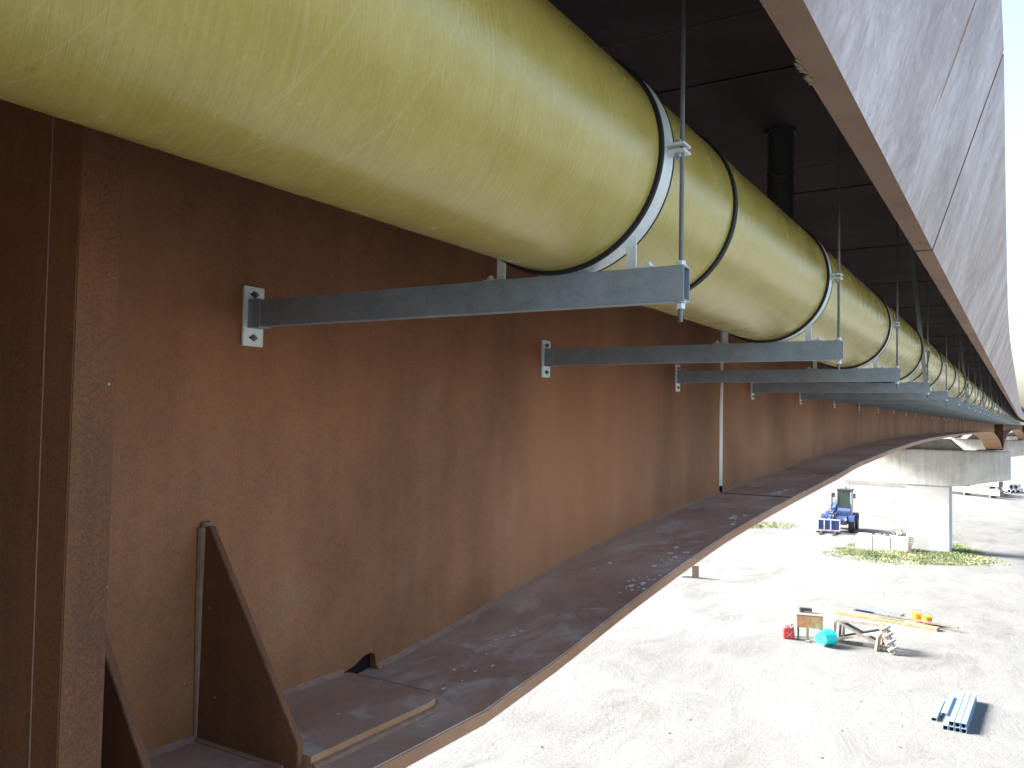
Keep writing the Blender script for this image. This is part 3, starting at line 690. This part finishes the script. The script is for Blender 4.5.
for sx, x in ((1, .82), (-1, -.28)):
    m = MB(); m.bar((x-sx*.16, -.45, 1.95), (x, -.55, 1.95), .02, .02); m.box(x-.05, x+.07, -.58, -.55, 1.8, 2.05); m.build('mirror', 'dark_metal', ld)
for x in (-.45, .45):
    m = MB(); m.tube([(x, -1.28, .72), (x, -1.33, .72)], .07, 14); m.build('headlight', 'pale_metal', ld, True)
for sx in (-1, 1):
    for yc in (-.75, .95):
        m = MB(); m.ring(sx*.72, .43, -.16, .16, .46, .49, 16, R(20), R(160)); v = []
        m2 = MB(); vs = [(sx*.72+b, yc+.0+(a-sx*.72), c) for (a, b, c) in m.v]; m2.add(vs, m.f); m2.build('mudguard', 'blue_paint', ld, True)

# ------------------------------------------------------------------ work things in the yard
# fuel can
p = thing('fuel_can', 'small red jerrycan standing left of the plywood workbench', 'fuel can', (-5.02, 21.50, GZ), .5)
m = MB(); m.prism([(-.13, 0), (.13, 0), (.13, .20), (.05, .27), (-.10, .27), (-.13, .24)], 'y', -.075, .075); m.build('can_body', 'red_plastic', p, False, .015)
m = MB(); m.tube([(.08, 0, .235), (.115, 0, .29)], .022, 10); m.build('cap', 'dark_metal', p, True); m = MB(); m.tube([(-.09, 0, .26), (-.07, 0, .31), (.01, 0, .31), (.03, 0, .26)], .012, 8); m.build('handle', 'red_plastic', p, True)
m = MB(); m.bar((-.07, -.078, .05), (.07, -.078, .17), .006, .012); m.bar((-.07, -.078, .17), (.07, -.078, .05), .006, .012); m.build('embossed_cross', 'white_paint', p)
# small dark bottle behind the can
m = MB(); m.tube([(0, 0, 0), (0, 0, .2), (0, 0, .24), (0, 0, .3)], [.05, .05, .02, .02], 12)
tag(m.build('bottle', 'dark_metal', None, True, 0, (-5.0, 21.75, GZ)), 'small dark bottle standing behind the red jerrycan', 'bottle')
# bench
p = thing('workbench', 'small workbench with a tan plywood front panel and metal legs beside the red jerrycan', 'workbench', (-4.56, 21.72, GZ), R(12))
m = MB(); m.box(-.30, .30, -.22, -.20, .32, .60); m.build('front_panel', 'plywood', p, False, .004)
m = MB(); m.box(-.31, .31, -.22, .26, .60, .63); m.build('bench_top', 'grey_wood', p, False, .004)
for x in (-.27, .27):
    for y in (-.18, .22):
        m = MB(); m.box(x-.02, x+.02, y-.02, y+.02, 0, .6); m.build('leg', 'dark_metal', p)
m = MB(); m.tube([(-.2, .1, .63), (-.2, .1, .72)], .06, 14); m.box(-.24, .05, .05, .15, .66, .74); m.build('machine_head', 'dark_metal', p, True)
m = MB(); m.box(-.08, -.02, -.26, -.23, 0, .34); m.box(-.1, 0, -.35, -.2, 0, .03)
m.build('prop_board', 'raw_wood', p)
# turquoise tub
p = thing('plastic_tub', 'bright turquoise round plastic tub lying on its side in front of the workbench', 'tub', (-4.12, 21.3, GZ+.19), R(155))
m = MB(); n = 24; prof = [(-.16, .02), (-.16, .15), (.13, .21), (.15, .225), (.15, .20), (.12, .19), (-.13, .13), (-.13, .01)]
vs = [(b*math.cos(2*math.pi*k_/n)*1.12, -a, b*math.sin(2*math.pi*k_/n)*.9) for k_ in range(n) for a, b in prof]; q = len(prof)
m.add(vs, [(k_*q+j, k_*q+j+1, ((k_+1) % n)*q+j+1, ((k_+1) % n)*q+j) for k_ in range(n) for j in range(q-1)]); m.build('tub_body', 'turquoise_plastic', p, True)
m = MB(); m.tube([(-.23, -.14, 0), (-.2, -.2, -.1), (-.1, -.24, -.17), (0, -.25, -.185)], .012, 6); m.build('rope_handle', 'turquoise_plastic', p, True)
# steel stakes leaning by the tub
for i, x in enumerate((-4.02, -3.9, -3.82)):
    m = MB(); m.bar((0, 0, 0), (.02, .1, .62-.05*i), .05, .03); tag(m.build('upright_batten', ['white_wood', 'dark_metal', 'grey_wood'][i], None, False, 0, (x, 21.9, GZ)), ['pale upright batten just behind the turquoise tub', 'dark upright batten, the middle one behind the turquoise tub', 'grey upright batten nearest the trestle behind the turquoise tub'][i], 'batten', 'battens standing behind the turquoise tub')
# cross braced trestle
p = thing('trestle', 'pale cross braced folding trestle lying open right of the turquoise tub', 'trestle', (-3.35, 21.8, GZ), R(-3))
def T(a, b, w1=.06, h1=.035, mat='white_wood', nm='brace'):
    m = MB(); m.bar(a, b, w1*1.3, h1*1.7); m.build(nm, mat, p, False, .003)
T((-.55, -.05, .10), (.62, -.1, .46)); T((-.55, -.02, .50), (.55, -.2, .06), .06, .03, 'grey_wood'); T((-.55, .25, .10), (.5, .28, .45), .05, .03, 'dark_metal'); T((-.60, .25, .50), (.45, .2, .08), .05, .03, 'dark_metal')
T((-.62, -.05, .04), (.0, .05, .05), .05, .03, 'grey_wood'); T((-.62, .0, .54), (.45, .05, .56), .07, .04, 'white_wood', 'top_rail')
T((.42, -.15, 0), (.44, .05, .58), .05, .05, 'raw_wood', 'leg'); T((.36, -.25, 0), (.40, -.2, .35), .05, .05, 'raw_wood', 'leg')
T((.50, -.1, .56), (.78, -.35, .02), .05, .05, 'white_wood', 'leg'); T((.45, .15, .56), (.62, .3, .02), .05, .05, 'white_wood', 'leg')
for i in range(4):
    f = i/4+.1; a = Vector((.50, -.1, .56)).lerp(Vector((.78, -.35, .02)), f); T(a-Vector((.10, .05, .03)), a+Vector((.08, .05, .09)), .09, .03, 'white_wood', 'tread')
# planks and boards behind
def board(name, a, b, w_, h, mat, label, z=0, cat='board', grp=None):
    a = Vector((a[0], a[1], 0)); b = Vector((b[0], b[1], 0)); c = (a+b)/2; d = (b-a); L = d.length
    m = MB(); m.box(-L/2, L/2, -w_/2, w_/2, 0, h); o = m.build(name, mat, None, False, .004, (c.x, c.y, GZ+z)); o.rotation_euler = (0, 0, math.atan2(d.y, d.x)); tag(o, label, cat, grp); return o
grp = 'boards lying behind the trestle'
board('timber_plank', (-4.55, 25.1), (-2.75, 24.75), .12, .06, 'yellow_wood', 'yellowish plank lying directly behind the trestle', 0, 'plank', grp)
board('timber_plank', (-4.4, 26.1), (-1.9, 25.2), .10, .05, 'yellow_wood', 'yellow plank lying under the blue perforated plank', 0, 'plank', grp)
board('timber_plank', (-2.8, 24.75), (-1.95, 24.6), .22, .08, 'raw_wood', 'short pale board lying in front of the orange buckets', 0, 'plank', grp)
board('timber_pole', (-3.6, 25.3), (-1.5, 24.75), .05, .05, 'grey_wood', 'thin grey green pole reaching farthest right past the orange buckets', .09, 'pole', grp)
bp = thing('scaffold_plank', 'pale blue perforated metal scaffold plank lying behind the trestle', 'plank', (-3.6, 25.75, GZ+.06), math.atan2(-.35, 1.3))
m = MB(); m.box(-.72, .72, -.15, .15, 0, .05); m.build('plank_body', 'blue_plank', bp, False, .006)
m = MB()
for i in range(9):
    for y in (-.07, .07): m.tube([(-.56+i*.14, y, .0505), (-.56+i*.14, y, .0525)], .026, 10)
m.build('drain_holes', 'dark_metal', bp)
for i, (x, y) in enumerate(((-2.53, 25.35), (-2.26, 25.1))):
    t = thing('bucket', ['orange bucket standing behind the planks, the left one of two', 'orange bucket standing behind the planks, the right one of two'][i], 'bucket', (x, y, GZ), 0, 'orange buckets behind the planks')
    m = MB(); m.tube([(0, 0, 0), (0, 0, .24), (0, 0, .25), (0, 0, .24), (0, 0, .06)], [.10, .135, .14, .125, .09], 20); m.build('bucket_body', 'orange_plastic', t, True)
    m = MB(); m.tube([(.13*math.cos(a), .03*math.sin(a), .24+.08*math.sin(a)) for a in [math.pi*q/8 for q in range(9)]], .005, 6); m.build('handle', 'dark_metal', t, True)
# bundle of galvanised channels
def channel(a, b, w_, h, z, mat, label):
    a = Vector((a[0], a[1], 0)); b = Vector((b[0], b[1], 0)); c = (a+b)/2; d = b-a; L = d.length; t_ = .008
    m = MB(); m.box(-L/2, L/2, -w_/2, w_/2, h-t_, h); m.box(-L/2, L/2, -w_/2, -w_/2+t_, 0, h-t_); m.box(-L/2, L/2, w_/2-t_, w_/2, 0, h-t_)
    m.box(-L/2, L/2, -w_/2+t_, -w_/2+.02, 0, t_); m.box(-L/2, L/2, w_/2-.02, w_/2-t_, 0, t_)
    o = m.build('steel_channel', mat, None, False, 0, (c.x, c.y, GZ+z)); o.rotation_euler = (0, 0, math.atan2(d.y, d.x)); tag(o, label, 'steel channel', 'bluish steel channels piled on the ground')
ax = Vector((.0, 1, 0)); ang0 = R(91)
def chn(x, y0, y1, z, w_, label, h=.075): channel((x+.02, y0), (x-.0+.02+(y1-y0)*.035, y1), w_, h, z, 'blue_galv', label)
for i in range(4): chn(-1.24+.095*i, 16.72, 18.72, 0, .085, ['leftmost', 'second from left', 'second from right', 'rightmost'][i]+' bluish steel channel in the bottom layer of the pile')
for i in range(3): chn(-1.15+.095*i, 16.75, 18.74, .08, .085, ['left', 'middle', 'right'][i]+' bluish steel channel in the upper layer of the pile')
chn(-1.30, 17.25, 18.5, .08, .10, 'short bluish channel lying on the left of the pile', .05)
chn(-1.45, 17.1, 18.35, 0, .09, 'short lilac grey channel lying alone at the left foot of the pile', .06)

# ------------------------------------------------------------------ the line bends gently to the right past the first span
def bend(y): return .0004*max(0, y-32)**2
def slope(y): return .0008*max(0, y-32)
for root in [o for o in bpy.data.objects if o.parent is None and o.name.split('.')[0] in ('steel_girder', 'bridge_deck', 'fascia_panel')]:
    for o in root.children_recursive:
        if o.type == 'MESH':
            for v in o.data.vertices:
                if v.co.y > 32: v.co.x += bend(v.co.y)
for o in pipe.children:
    y = o.location.y
    if y > 29: o.location.x += bend(y); o.rotation_euler.z = -math.atan(slope(y+1.5))
for o in [o for o in bpy.data.objects if o.parent is None and o.name.split('.')[0] in ('pipe_bracket', 'bridge_pier')]:
    y = o.location.y
    if y > 32: o.location.x += bend(y); o.rotation_euler.z = -math.atan(slope(y))
